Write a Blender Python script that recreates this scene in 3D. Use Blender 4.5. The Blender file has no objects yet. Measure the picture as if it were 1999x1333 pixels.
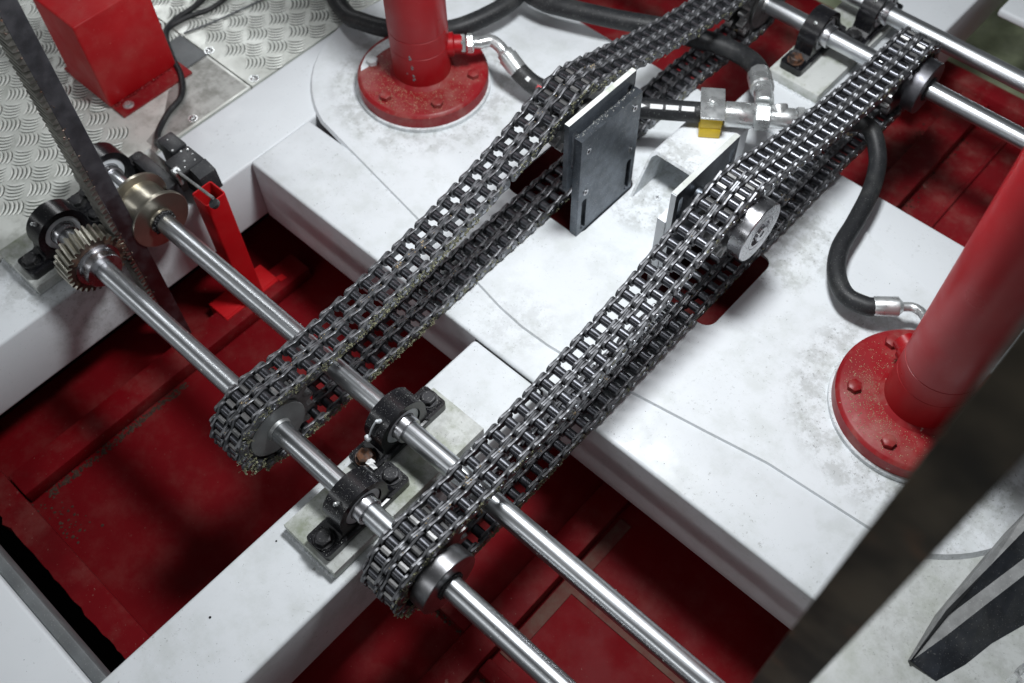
import bpy, bmesh, math, random
from mathutils import Vector, Matrix
random.seed(7)
PI = math.pi
S = bpy.context.scene
COL = S.collection

# ---------------------------------------------------------------- camera
cam_d = bpy.data.cameras.new('Camera')
cam = bpy.data.objects.new('Camera', cam_d); COL.objects.link(cam)
RX = Vector((0.73870144, 0.67386932, -0.01484315)); RX.normalize()
FW = Vector((-0.3686989, 0.38554018, -0.84582498)); FW.normalize()
UP = RX.cross(FW); UP.normalize()
RX = FW.cross(UP)
CP = Vector((0.0, -0.384, 1.95))
m = Matrix((RX, UP, -FW)).transposed().to_4x4(); m.translation = CP
cam.matrix_world = m
cam_d.sensor_width = 36.0
cam_d.lens = 35.475
cam_d.clip_start = 0.05; cam_d.clip_end = 60
cam_d.dof.use_dof = True
cam_d.dof.focus_distance = 2.18
cam_d.dof.aperture_fstop = 2.2
S.camera = cam

# ---------------------------------------------------------------- light
W = bpy.data.worlds.new('World'); S.world = W; W.use_nodes = True
W.node_tree.nodes['Background'].inputs[0].default_value = (0.70, 0.73, 0.77, 1)
W.node_tree.nodes['Background'].inputs[1].default_value = 0.10

def area(name, loc, target, sx, sy, power, col=(0.955, 0.98, 1.0)):
    d = bpy.data.lights.new(name, 'AREA'); d.shape = 'RECTANGLE'; d.size = sx; d.size_y = sy
    d.energy = power; d.color = col
    o = bpy.data.objects.new(name, d); COL.objects.link(o)
    o.location = loc
    o.rotation_euler = (Vector(target) - Vector(loc)).to_track_quat('-Z', 'Y').to_euler()
    return o
area('hall_lamp', (-0.82, 0.95, 1.82), (-0.95, 0.88, 0), 0.34, 0.34, 45)
area('hall_tube_lamp', (-2.6, -3.6, 2.6), (-2.2, 0.4, 0), 7.4, 0.20, 50)
area('hall_tube_lamp', (-4.2, 1.6, 2.5), (-1.2, 0.8, 0), 0.3, 2.5, 22)

S.view_settings.view_transform = 'Standard'
S.view_settings.look = 'None'
S.view_settings.exposure = 0.06
S.view_settings.gamma = 1.0
S.view_settings.use_curve_mapping = False

# ---------------------------------------------------------------- materials
class N:
    def __init__(s, name):
        s.m = bpy.data.materials.new(name); s.m.use_nodes = True
        s.t = s.m.node_tree; s.b = s.t.nodes['Principled BSDF']
        s.co = s.t.nodes.new('ShaderNodeTexCoord')
    def new(s, k, **kw):
        n = s.t.nodes.new(k)
        for a, v in kw.items(): setattr(n, a, v)
        return n
    def link(s, a, b): s.t.links.new(a, b)
    def noise(s, scale, detail=4, rough=.55, stretch=None, seed=0):
        n = s.new('ShaderNodeTexNoise'); n.inputs['Scale'].default_value = scale
        n.inputs['Detail'].default_value = detail; n.inputs['Roughness'].default_value = rough
        mp = s.new('ShaderNodeMapping'); s.link(s.co.outputs['Object'], mp.inputs[0])
        mp.inputs[1].default_value = (seed * 3.1, seed * 1.7, seed * .9)
        if stretch: mp.inputs[3].default_value = stretch
        s.link(mp.outputs[0], n.inputs['Vector'])
        return n.outputs['Fac']
    def ramp(s, f, a, b, lo=0., hi=1.):
        r = s.new('ShaderNodeMapRange', clamp=True, interpolation_type='SMOOTHSTEP')
        s.link(f, r.inputs[0]); r.inputs[1].default_value = a; r.inputs[2].default_value = b
        r.inputs[3].default_value = lo; r.inputs[4].default_value = hi
        return r.outputs[0]
    def mul(s, a, b, op='MULTIPLY'):
        n = s.new('ShaderNodeMath', operation=op)
        for i, v in enumerate((a, b)):
            if isinstance(v, (int, float)): n.inputs[i].default_value = v
            else: s.link(v, n.inputs[i])
        return n.outputs[0]
    def mix(s, f, a, b):
        n = s.new('ShaderNodeMix', data_type='RGBA')
        for i, v in ((0, f), (6, a), (7, b)):
            if isinstance(v, (int, float)): n.inputs[i].default_value = v
            elif isinstance(v, tuple): n.inputs[i].default_value = (*v, 1)
            else: s.link(v, n.inputs[i])
        return n.outputs[2]
    def set(s, name, v):
        i = s.b.inputs[name]
        if isinstance(v, tuple): i.default_value = (*v, 1)
        elif isinstance(v, (int, float)): i.default_value = v
        else: s.link(v, i)
    def bump(s, h, strength, dist=.002):
        b = s.new('ShaderNodeBump'); b.inputs['Strength'].default_value = strength
        b.inputs['Distance'].default_value = dist; s.link(h, b.inputs['Height'])
        s.link(b.outputs[0], s.b.inputs['Normal'])
    def axis(s, k):
        x = s.new('ShaderNodeSeparateXYZ'); s.link(s.co.outputs['Object'], x.inputs[0]); return x.outputs[k]

SPOTS = [(-1.66, 1.02, .19, .29, .40), (-.086, 1.02, .19, .31, .40), (-.60, 1.22, .05, .20, .40), (-.92, 1.12, .03, .15, .45), (-.84, .10, .05, .30, .35), (-.92, .60, .02, .12, .22), (-1.95, 0, .10, .26, .35), (.30, .75, .05, .40, .28)]
def white_paint(name, base=(.70, .73, .755), grime=.5, green=.0):
    n = N(name)
    c = n.mix(n.ramp(n.noise(2.2, 3), .35, .7), base, tuple(v * .965 for v in base))
    sm = n.mul(n.ramp(n.noise(7, 10, .72, seed=1), .52, .74), .11 * grime)
    c = n.mix(sm, c, (.33, .34, .335))
    fine = n.mul(n.mul(n.ramp(n.noise(85, 8, .78, seed=2), .57, .68), n.ramp(n.noise(6, 6, .7, seed=3), .46, .62)), .60 * grime)
    c = n.mix(fine, c, (.22, .22, .21))
    sp = n.mul(n.ramp(n.noise(230, 2, .5, seed=4), .735, .76), n.ramp(n.noise(9, 3, seed=8), .42, .6))
    c = n.mix(sp, c, (.06, .06, .055))
    scr = n.mul(n.ramp(n.noise(40, 2, .5, (1, .04, 1), 6), .71, .73), n.ramp(n.noise(4, 2, seed=9), .55, .65))
    c = n.mix(n.mul(scr, .35), c, (.42, .43, .44))
    for (px, py, r0, r1, st) in SPOTS:       # dirt gathered round feet, slots and under the chains
        vm = n.new('ShaderNodeVectorMath', operation='DISTANCE')
        mp = n.new('ShaderNodeMapping'); n.link(n.co.outputs['Object'], mp.inputs[0]); mp.inputs[3].default_value = (1, 1, 0)
        n.link(mp.outputs[0], vm.inputs[0]); vm.inputs[1].default_value = (px, py, 0)
        d = vm.outputs['Value']
        ring = n.mul(n.ramp(d, r1, (r0 + r1) / 2, 0, 1), 1.)
        k = n.mul(n.mul(ring, n.ramp(n.noise(22, 9, .75, seed=11), .43, .60)), st)
        c = n.mix(k, c, (.22, .225, .20))
        k2 = n.mul(n.mul(ring, n.ramp(n.noise(150, 4, .7, seed=12), .61, .65)), min(1, st * 1.3))
        c = n.mix(k2, c, (.07, .07, .06))
    if green:
        g = n.mul(n.ramp(n.noise(11, 8, .68, seed=5), .44, .68), green)
        c = n.mix(g, c, (.20, .23, .14))
        g2 = n.ramp(n.noise(60, 5, .7, seed=7), .66, .74)
        c = n.mix(n.mul(g2, .6 * green), c, (.16, .09, .04))
    n.set('Base Color', c)
    n.set('Roughness', n.ramp(n.noise(14, 5, seed=6), .3, .7, .34, .55))
    n.set('Specular IOR Level', .35)
    n.bump(n.noise(45, 3, seed=3), .06, .002)
    return n.m

def red_paint(name, base=(.44, .012, .016), dust=.3, rough=.32, dark=(.16, .006, .008), sludge=0., spec=.3):
    n = N(name)
    c = n.mix(n.ramp(n.noise(3.5, 5, seed=2), .3, .75), base, dark)
    d = n.mul(n.ramp(n.noise(9, 10, .7, seed=1), .42, .75), dust)
    c = n.mix(d, c, (.34, .22, .18))
    sp = n.ramp(n.noise(150, 3, .6, seed=4), .69, .73)
    c = n.mix(n.mul(sp, min(1, dust * 2)), c, (.5, .42, .34))
    sp2 = n.mul(n.ramp(n.noise(34, 4, .6, seed=8), .70, .76), min(1, dust * 1.4))
    c = n.mix(sp2, c, (.42, .36, .30))
    if sludge:
        c = n.mix(n.mul(n.ramp(n.noise(5, 8, .7, seed=9), .55, .68), sludge), c, (.05, .03, .018))
    n.set('Base Color', c)
    n.set('Roughness', n.ramp(n.noise(8, 6, seed=5), .3, .7, rough, rough + .25))
    n.set('Specular IOR Level', spec)
    n.bump(n.noise(60, 4, seed=3), .06, .002)
    return n.m

def steel(name, base, rough, metallic=1.0, streak=None, var=.25, rust=0., bump=.05, dust=0.):
    n = N(name)
    f = n.noise(30 if not streak else 26, 6, .6, streak, 1)
    c = n.mix(n.ramp(f, .3, .7), tuple(v * (1 - var) for v in base), tuple(min(1, v * (1 + var)) for v in base))
    if rust:
        rm = n.mul(n.ramp(n.noise(38, 8, .7, seed=3), .62 - .3 * rust, .72 - .2 * rust), min(1, rust * 1.4))
        c = n.mix(rm, c, n.mix(n.ramp(n.noise(90, 5, .7, seed=5), .35, .65), (.17, .065, .025), (.06, .035, .025)))
        n.set('Metallic', n.ramp(rm, 0, 1, metallic, .1))
        n.set('Roughness', n.ramp(rm, 0, 1, rough, .85))
    else:
        n.set('Metallic', metallic)
        n.set('Roughness', n.ramp(f, .3, .7, max(.05, rough - .08), rough + .1))
    if dust:
        dm = n.mul(n.ramp(n.noise(420, 2, .5, seed=6), .66, .72), dust)
        c = n.mix(dm, c, (.6, .6, .56))
    n.set('Base Color', c)
    n.bump(f, bump, .001)
    return n.m

def plain(name, base, rough=.5, metallic=0., var=.15, scale=30, bump=.1, spec=.5, dust=0.):
    n = N(name)
    f = n.noise(scale, 6, .6)
    c = n.mix(n.ramp(f, .3, .7), tuple(v * (1 - var) for v in base), tuple(v * (1 + var) for v in base))
    if dust:
        c = n.mix(n.mul(n.ramp(n.noise(10, 8, .65, seed=4), .45, .75), dust * .5), c, (.28, .28, .26))
        c = n.mix(n.mul(n.ramp(n.noise(330, 2, .5, seed=6), .66, .71), dust), c, (.62, .62, .58))
    n.set('Base Color', c); n.set('Roughness', rough); n.set('Metallic', metallic)
    n.set('Specular IOR Level', spec)
    n.bump(f, bump, .001)
    return n.m

MW = white_paint('white_paint', grime=.8)
MWG = white_paint('white_paint_grimy', base=(.52, .54, .53), grime=1.2, green=.30)
MWR = white_paint('white_paint_riser', base=(.60, .62, .60), grime=1.2, green=.75)
MWD = white_paint('white_paint_deck', grime=1.15, green=.16)
MRF = red_paint('red_floor_paint', base=(.15, .0013, .0043), dust=.08, rough=.55, dark=(.12, .001, .0032), sludge=0, spec=.12)
MRB = red_paint('red_bar_paint', base=(.18, .0018, .0055), dust=.14, rough=.5, spec=.14, dark=(.105, .001, .003))
MRC = red_paint('red_gloss_paint', base=(.32, .001, .0055), dust=.05, rough=.27, dark=(.25, .0008, .004), spec=.42)
MRL = red_paint('red_flange_paint', base=(.27, .004, .009), dust=.42, rough=.36, dark=(.17, .003, .006))
MRX = red_paint('red_bracket_paint', base=(.50, .002, .006), dust=.05, rough=.45, dark=(.42, .002, .005))
MRBOX = red_paint('red_box_paint', base=(.40, .002, .006), dust=.14, rough=.42, dark=(.32, .002, .005))
MSH = steel('ground_shaft_steel', (.56, .58, .60), .36, streak=(.05, 5, 5), var=.14, bump=.03, dust=.3)
_b = MSH.node_tree.nodes['Principled BSDF']; _b.inputs['Coat Weight'].default_value = .45; _b.inputs['Coat Roughness'].default_value = .12
MCH = steel('chain_plate_steel', (.155, .158, .167), .45, metallic=.9, var=.4, bump=.14, dust=.06)
MCR = steel('chain_roller_steel', (.105, .108, .12), .31, metallic=.9, var=.2, bump=.03, dust=.06)
MPIN = steel('pin_end_steel', (.30, .31, .33), .3, var=.2)
MSP = steel('sprocket_steel', (.25, .25, .25), .42, var=.3, rust=.12, dust=.5)
MHB = steel('turned_steel', (.50, .50, .52), .27, var=.15, streak=(1, 1, 1), dust=.5)
MGR = steel('gear_tooth_steel', (.40, .385, .33), .40, metallic=.85, var=.3, rust=.22)
MRU = steel('rusty_steel', (.13, .10, .085), .5, var=.5, rust=.55, bump=.4)
MRK = steel('rack_steel', (.16, .16, .175), .45, var=.2, rust=.0, dust=.2)
MRKT = steel('rack_tooth_steel', (.33, .32, .29), .42, var=.4, rust=.15)
def mk_oily():
    n = N('rack_steel_oily')
    c = n.mix(n.ramp(n.noise(9, 4, .6, seed=1), .35, .68), (.020, .017, .012), (.105, .085, .058))
    c = n.mix(n.mul(n.ramp(n.noise(16, 5, .6, seed=3), .56, .72), .7), c, (.17, .085, .045))
    n.set('Base Color', c); n.set('Metallic', .4); n.set('Roughness', .5); return n.m
MRK2 = mk_oily()
MPL = steel('guide_plate_steel', (.13, .145, .165), .42, var=.25, rust=.10, dust=.7)
MZN = steel('zinc_fitting', (.66, .68, .68), .30, metallic=.82, var=.12, dust=.1)
MBK = plain('black_cast_iron', (.007, .007, .009), .27, var=.3, bump=.35, spec=.55, dust=.10)
MBLT = plain('black_bolt', (.035, .035, .038), .42, metallic=.6, bump=.3, dust=.5)
MBR = steel('rusty_bolt', (.09, .075, .07), .5, var=.4, rust=.75, bump=.4)
MSEAL = plain('pale_bearing_seal', (.68, .72, .75), .4, var=.1)
MRUB = plain('black_rubber', (.014, .015, .017), .5, var=.25, scale=60, bump=.15, spec=.35, dust=.25)
MPLA = plain('black_plastic', (.022, .023, .026), .42, var=.2, dust=.3)
MYEL = plain('yellow_plastic', (.75, .52, .015), .45, var=.08, bump=.05)
MALU = None
MGUNK = plain('grease_dirt', (.27, .27, .17), .9, var=.6, scale=160, bump=.8)
MTAN = plain('tan_dirt', (.36, .28, .17), .95, var=.4, scale=160, bump=.8)
MCRUMB = plain('pale_crumb', (.55, .56, .53), .8, var=.3, scale=90)
MVOID = plain('black_pit', (.004, .004, .005), .9)
MGREY = plain('grey_side_paint', (.13, .14, .145), .55, var=.2, scale=14, dust=.25)
MGRN = plain('green_dirty_floor', (.30, .34, .21), .85, var=.5, scale=4, dust=.6)
MLAB = plain('white_print', (.72, .73, .73), .6, var=.05)
MLABR = plain('red_label', (.50, .05, .06), .5, var=.1)
MCHU = plain('dark_slate_steel', (.030, .034, .042), .35, metallic=.2, var=.3, dust=.35)
MCHL = plain('grey_dusty_steel', (.17, .175, .175), .6, var=.25, dust=.3)

def mk_alu():
    n = N('worn_aluminium_sheet')
    c = n.mix(n.ramp(n.noise(5, 7, .62, seed=1), .35, .7), (.72, .74, .70), (.56, .58, .54))
    c = n.mix(n.mul(n.ramp(n.noise(14, 8, .7, seed=2), .45, .7), .5), c, (.27, .28, .24))
    n.set('Base Color', c); n.set('Metallic', .30)
    n.set('Roughness', n.ramp(n.noise(11, 6, seed=4), .3, .7, .30, .55))
    n.bump(n.noise(120, 4, seed=3), .12, .001)
    return n.m
MALU = mk_alu()
MBAR = steel('polished_tread_bar', (.72, .74, .70), .45, metallic=.15, var=.12)
def mk_alud():
    n = N('worn_smooth_aluminium')
    c = n.mix(n.ramp(n.noise(16, 9, .7, seed=1), .4, .65), (.42, .42, .40), (.22, .22, .20))
    n.set('Base Color', c); n.set('Metallic', .45)
    n.set('Roughness', .5); n.bump(n.noise(120, 4, seed=3), .2, .001)
    return n.m
MALD = mk_alud()
def mk_clear():
    n = N('clear_plastic_film'); n.set('Base Color', (.8, .82, .82)); n.set('Roughness', .12)
    n.set('Transmission Weight', .75); n.set('IOR', 1.25); return n.m
MCLR = mk_clear()

# ---------------------------------------------------------------- helpers
def tag(o, label=None, cat=None, group=None, kind=None):
    if label: o['label'] = label
    if cat: o['category'] = cat
    if group: o['group'] = group
    if kind: o['kind'] = kind
    return o

def thing(name, label, cat, loc=(0, 0, 0), group=None):
    o = bpy.data.objects.new(name, None); COL.objects.link(o); o.location = loc
    o.empty_display_size = .05
    return tag(o, label, cat, group)

def mesh(bm, mat, smooth=40):
    me = bpy.data.meshes.new('m')
    bmesh.ops.recalc_face_normals(bm, faces=bm.faces)
    if smooth:
        for f in bm.faces: f.smooth = True
        lim = math.radians(smooth)
        for e in bm.edges:
            if len(e.link_faces) == 2:
                e.smooth = e.calc_face_angle(0) < lim
            else: e.smooth = False
    bm.to_mesh(me); bm.free()
    for mm in (mat if isinstance(mat, (list, tuple)) else [mat]): me.materials.append(mm)
    return me

def put(name, me, parent=None):
    """link an object; its mesh is in world coordinates"""
    o = bpy.data.objects.new(name, me); COL.objects.link(o)
    if parent is not None:
        o.parent = parent
        if parent.type == 'EMPTY': o.matrix_parent_inverse = Matrix.Translation(-parent.location)
    return o

def obj(name, bm, mat, parent=None, smooth=40):
    return put(name, mesh(bm, mat, smooth), parent)

def bx(bm, x0, x1, y0, y1, z0, z1, bev=0., seg=2):
    r = bmesh.ops.create_cube(bm, size=1)
    vs = r['verts']
    for v in vs:
        v.co = Vector((x0 if v.co.x < 0 else x1, y0 if v.co.y < 0 else y1, z0 if v.co.z < 0 else z1))
    if bev:
        es = list({e for v in vs for e in v.link_edges})
        bmesh.ops.bevel(bm, geom=es, offset=bev, segments=seg, profile=.5, affect='EDGES')
    return bm
def box(x0, x1, y0, y1, z0, z1, bev=0., seg=2):
    return bx(bmesh.new(), x0, x1, y0, y1, z0, z1, bev, seg)

def frame_for(ax):
    ax = Vector(ax).normalized()
    u = Vector((0, 1, 0)) if abs(ax.x) > .9 else Vector((1, 0, 0))
    u = (u - ax * u.dot(ax)).normalized()
    return ax, u, ax.cross(u)

def lathe(bm, prof, o, ax, n=40, caps=True):
    """prof: list of (along, radius)"""
    ax, u, w = frame_for(ax); o = Vector(o)
    rings = []
    for (t, r) in prof:
        if r < 1e-6: rings.append([bm.verts.new(o + ax * t)])
        else: rings.append([bm.verts.new(o + ax * t + (u * math.cos(2 * PI * i / n) + w * math.sin(2 * PI * i / n)) * r) for i in range(n)])
    for a, b in zip(rings, rings[1:]):
        for i in range(n):
            j = (i + 1) % n
            if len(a) == 1 and len(b) == 1: continue
            if len(a) == 1: bm.faces.new((a[0], b[i], b[j]))
            elif len(b) == 1: bm.faces.new((a[i], a[j], b[0]))
            else: bm.faces.new((a[i], a[j], b[j], b[i]))
    if caps:
        for r in (rings[0], rings[-1]):
            if len(r) > 2: bm.faces.new(r)
    return bm

def cyl(o, ax, r, t0, t1, n=40, bev=.0):
    if bev: prof = [(t0, r - bev), (t0 + bev, r), (t1 - bev, r), (t1, r - bev)]
    else: prof = [(t0, r), (t1, r)]
    return lathe(bmesh.new(), prof, o, ax, n)

def hexa(bm, o, ax, r, t0, t1, rot=0.):
    ax, u, w = frame_for(ax); o = Vector(o); b = r * .09
    rings = []
    for t, rr in ((t0, r), (t1 - b, r), (t1, r - b * 1.6)):
        rings.append([bm.verts.new(o + ax * t + (u * math.cos(rot + i * PI / 3) + w * math.sin(rot + i * PI / 3)) * rr) for i in range(6)])
    for a, c in zip(rings, rings[1:]):
        for i in range(6): bm.faces.new((a[i], a[(i + 1) % 6], c[(i + 1) % 6], c[i]))
    bm.faces.new(rings[0]); bm.faces.new(rings[-1])
    return bm

def extr(bm, loops, f0, f1):
    """fill 2-D loops (first outer, others holes) and extrude between maps f0 and f1: (a,b)->xyz"""
    tb = bmesh.new(); edges = []
    for lp in loops:
        vs = [tb.verts.new((p[0], p[1], 0)) for p in lp]
        edges += [tb.edges.new((vs[i], vs[(i + 1) % len(vs)])) for i in range(len(vs))]
    if len(loops) == 1: tb.faces.new(tb.verts)
    else: bmesh.ops.triangle_fill(tb, use_beauty=True, edges=edges)
    tb.verts.index_update()
    top = [bm.verts.new(f1(v.co.x, v.co.y)) for v in tb.verts]
    bot = [bm.verts.new(f0(v.co.x, v.co.y)) for v in tb.verts]
    for f in tb.faces:
        bm.faces.new([top[v.index] for v in f.verts]); bm.faces.new([bot[v.index] for v in reversed(f.verts)])
    k = 0
    for lp in loops:
        n = len(lp)
        for i in range(n):
            a, b = k + i, k + (i + 1) % n
            bm.faces.new((top[a], top[b], bot[b], bot[a]))
        k += n
    tb.free()
    return bm

def tube(bm, pts, r, n=16, samples=8, caps=True):
    P = [Vector(p) for p in pts]
    Q = [P[0] * 2 - P[1]] + P + [P[-1] * 2 - P[-2]]
    C = []
    for i in range(1, len(Q) - 2):
        for k in range(samples):
            t = k / samples; a, b, c, d = Q[i - 1], Q[i], Q[i + 1], Q[i + 2]
            C.append(.5 * ((2 * b) + (c - a) * t + (2 * a - 5 * b + 4 * c - d) * t * t + (3 * b - a - 3 * c + d) * t ** 3))
    C.append(P[-1])
    up = Vector((0, 0, 1)); prev = None; rings = []
    for i, c in enumerate(C):
        tg = (C[min(i + 1, len(C) - 1)] - C[max(i - 1, 0)]).normalized()
        if prev is None:
            u = tg.cross(up)
            if u.length < .1: u = tg.cross(Vector((1, 0, 0)))
            u.normalize()
        else: u = (prev - tg * prev.dot(tg)).normalized()
        prev = u; w = tg.cross(u)
        rr = r(i / (len(C) - 1)) if callable(r) else r
        rings.append([bm.verts.new(c + (u * math.cos(2 * PI * j / n) + w * math.sin(2 * PI * j / n)) * rr) for j in range(n)])
    for a, b in zip(rings, rings[1:]):
        for j in range(n): bm.faces.new((a[j], a[(j + 1) % n], b[(j + 1) % n], b[j]))
    if caps: bm.faces.new(rings[0]); bm.faces.new(rings[-1])
    return bm, C

_g = (1 + 5 ** .5) / 2
_IV = [Vector(v).normalized() for v in ((-1, _g, 0), (1, _g, 0), (-1, -_g, 0), (1, -_g, 0), (0, -1, _g), (0, 1, _g), (0, -1, -_g), (0, 1, -_g), (_g, 0, -1), (_g, 0, 1), (-_g, 0, -1), (-_g, 0, 1))]
_IF = ((0, 11, 5), (0, 5, 1), (0, 1, 7), (0, 7, 10), (0, 10, 11), (1, 5, 9), (5, 11, 4), (11, 10, 2), (10, 7, 6), (7, 1, 8), (3, 9, 4), (3, 4, 2), (3, 2, 6), (3, 6, 8), (3, 8, 9), (4, 9, 5), (2, 4, 11), (6, 2, 10), (8, 6, 7), (9, 8, 1))
def blob(bm, c, r, flat=1.):
    x, y, z = c; U = random.uniform
    vs = []
    for v in _IV:
        k = r * U(.65, 1.3); vs.append(bm.verts.new((x + v.x * k, y + v.y * k, z + v.z * k * flat)))
    for a, b, d in _IF: bm.faces.new((vs[a], vs[b], vs[d]))

def arc(cx, cy, r, a0, a1, n):
    return [(cx + r * math.cos(math.radians(a0 + (a1 - a0) * i / n)), cy + r * math.sin(math.radians(a0 + (a1 - a0) * i / n))) for i in range(n + 1)]
def rrect(x0, x1, y0, y1, r, n=5):
    return arc(x1 - r, y1 - r, r, 0, 90, n) + arc(x0 + r, y1 - r, r, 90, 180, n) + arc(x0 + r, y0 + r, r, 180, 270, n) + arc(x1 - r, y0 + r, r, 270, 360, n)

ZT = -.102      # top of the box beams
ZP = -.090      # top of the deck plate
ZB = -.320      # underside of the box beams
ZR = -.450      # top of the red bars
ZF = -.500      # red floor

# ---------------------------------------------------------------- ground below
tag(obj('ground', box(-6, 4, -4, 6, -.80, -.78), MVOID), kind='structure')
g = box(-1.6, 3, 2.47, 5.5, -.62, -.60)
tag(obj('green_floor', g, MGRN), kind='structure')

# ---------------------------------------------------------------- red lower frame
rf = thing('lower_frame', 'deep red steel tray with raised ribs lying below the white beams', 'frame', (-1, 0, ZF))
obj('floor_panel', box(-1.95, .9, -.50, 1.10, ZF - .02, ZF), MRF, rf)
MRF2 = red_paint('red_floor_dusty', base=(.26, .006, .012), dust=.34, rough=.45, dark=(.15, .003, .006), sludge=.5, spec=.3)
obj('floor_panel', box(-1.95, .9, 1.102, 2.46, ZF - .02, ZF), MRF2, rf)
def bar(x0, x1, y0, y1, z1=ZR, z0=ZF + .001, m=None, bev=.004):
    return obj('cross_bar', box(x0, x1, y0, y1, z0, z1, bev), m or MRB, rf)
bar(-1.750, -1.668, -.478, .50)
bar(-.580, -.502, -.478, .60)
bar(-.595, -.500, 1.30, 2.43, m=MRF2); bar(-.40, -.385, 1.30, 2.43, ZF + .012, m=MRF2)
bar(-1.03, -.985, -.478, .50, ZR - .012)
bar(-2.2, -1.03, 2.385, 2.48, ZR + .01); bar(-1.03, 1.0, 2.432, 2.50, ZR + .02, m=MRF2)
bar(-1.665, -1.035, .085, .125, ZR - .022)
bar(-.98, -.585, .035, .075, ZR - .022)
bar(-.499, .6, -.01, .03, ZR - .022)
# front bar with a ragged torch-cut edge
bm = bmesh.new()
pts = []
x = -2.3
while x < .9:
    pts.append((x, -.553 + random.choice((0, 0, 0, 1)) * random.uniform(-.012, .004) + random.uniform(-.002, .002))); x += random.uniform(.006, .03)
loop = pts + [(.9, -.482), (-2.3, -.482)]
extr(bm, [loop], lambda a, b: (a, b, ZR - .05), lambda a, b: (a, b, ZR))
obj('front_bar', bm, MRB, rf, smooth=0)
# thin mottled beige strips on the red floor
bm = bmesh.new()
for (x0, x1, y0, y1) in ((-.494, -.460, .06, .52), (-.46, .30, .285, .325), (-.46, .30, -.22, -.19)):
    bx(bm, x0, x1, y0, y1, ZF + .001, ZF + .003)
n = N('beige_strip'); n.set('Base Color', n.mix(n.ramp(n.noise(12, 8, .7), .3, .7), (.12, .07, .052), (.115, .015, .013))); n.set('Roughness', .9)
d = obj('beige_strip', bm, n.m, rf); d['kind'] = 'stuff'
# sludge along the bar feet
bm = bmesh.new()
def sludge(x0, y0, x1, y1, n, w, z=ZF, r=.006):
    for i in range(n):
        t = random.random()
        blob(bm, (x0 + (x1 - x0) * t + random.gauss(0, w), y0 + (y1 - y0) * t + random.gauss(0, w), z), r * random.uniform(.15, .8), .35)
sludge(-1.655, -.44, -1.655, .02, 500, .006); sludge(-.59, .03, -.95, .03, 160, .006); sludge(-.49, -.02, .2, -.02, 240, .005)
sludge(-1.66, -.47, -1.5, -.44, 60, .02); sludge(-.49, 1.55, -.49, 2.3, 90, .008); sludge(-.60, 1.55, -.61, 2.3, 120, .012)
d = obj('sludge', bm, plain('dark_sludge', (.045, .022, .014), .9, var=.5, scale=90), rf, smooth=0); d['kind'] = 'stuff'
# folded bracket foot that carries the red post
bm = box(-1.776, -1.708, .218, .41, ZR - .012, ZR + .006, .002)
bx(bm, -1.712, -1.700, .218, .41, ZF + .002, ZR + .004, .002)
bx(bm, -1.784, -1.772, .218, .41, ZF + .002, ZR + .004, .002)
obj('bracket_foot', bm, MRX, rf)
bm = bmesh.new()
extr(bm, [[(.41, ZR + .004), (.50, ZR - .012), (.50, ZF + .003), (.41, ZF + .003)]], lambda a, b: (-1.712, a, b), lambda a, b: (-1.690, a, b))
obj('gusset', bm, MRX, rf)

# ---------------------------------------------------------------- white machine frame
fr = thing('machine_frame', 'white painted frame of welded box beams carrying shafts, chains and both cylinders', 'frame', (-.87, .5, ZB))
def beam(name, x0, x1, y0, y1, m=MW, z0=ZB, z1=ZT, bev=.009, seg=3):
    return obj(name, box(x0, x1, y0, y1, z0, z1, bev, seg), m, fr)
beam('side_beam', -2.034, -1.812, -3.0, 3.4)
beam('side_beam', .063, .62, -3.0, 3.4, m=MWG)
beam('side_beam', .623, 2.2, -3.0, 3.4, m=MWG)
beam('centre_beam', -.967, -.750, -2.2, .4975, m=MWD)
beam('centre_beam', -.967, -.750, 1.533, 2.12)
beam('cross_beam', -1.8105, .0615, .500, .712, m=MWD, z1=-.0965)
beam('cross_beam', -1.8105, .0615, 1.325, 1.530)
beam('end_beam', -.95, -.668, 2.123, 3.0)
beam('end_beam', -.60, 1.6, 2.40, 2.75, z0=-.13)
bm = box(-3.2, -.970, -1.6, -.605, -.24, ZT, .008, 3)
obj('end_beam', bm, MW, fr)
obj('rubber_strip', box(-3.2, -.972, -.604, -.578, -.26, -.135, .003), MGREY, fr)
# deck plate with two chain slots
left = arc(-1.655, 1.085, .372, 252, 98, 30)
right = arc(-.086, 1.02, .345, 58, -62, 26)
apex_b = [(-1.40, 1.505), (-1.03, 1.520), (-.87, 1.515), (-.71, 1.49), (-.30, 1.345)]
apex_f = [(-.254, .691), (-.42, .6605), (-.60, .629), (-.74, .606), (-.82, .598), (-.90, .596), (-.98, .603), (-1.06, .617), (-1.25, .652)]
outer = [(p[0], p[1]) for p in left] + apex_b + right + apex_f
slotL = rrect(-1.235, -.977, .892, 1.135, .03)
slotR = rrect(-.80, -.560, .886, 1.158, .03)
bm = bmesh.new()
extr(bm, [outer, slotL, slotR], lambda a, b: (-.87 + (a + .87) * 1.007, 1.03 + (b - 1.03) * 1.014, ZP - .0115), lambda a, b: (a, b, ZP))
tag(obj('deck_plate', bm, MWD, fr, smooth=30), 'white deck plate tapering to a round pad under each cylinder, with two chain slots')
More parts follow.
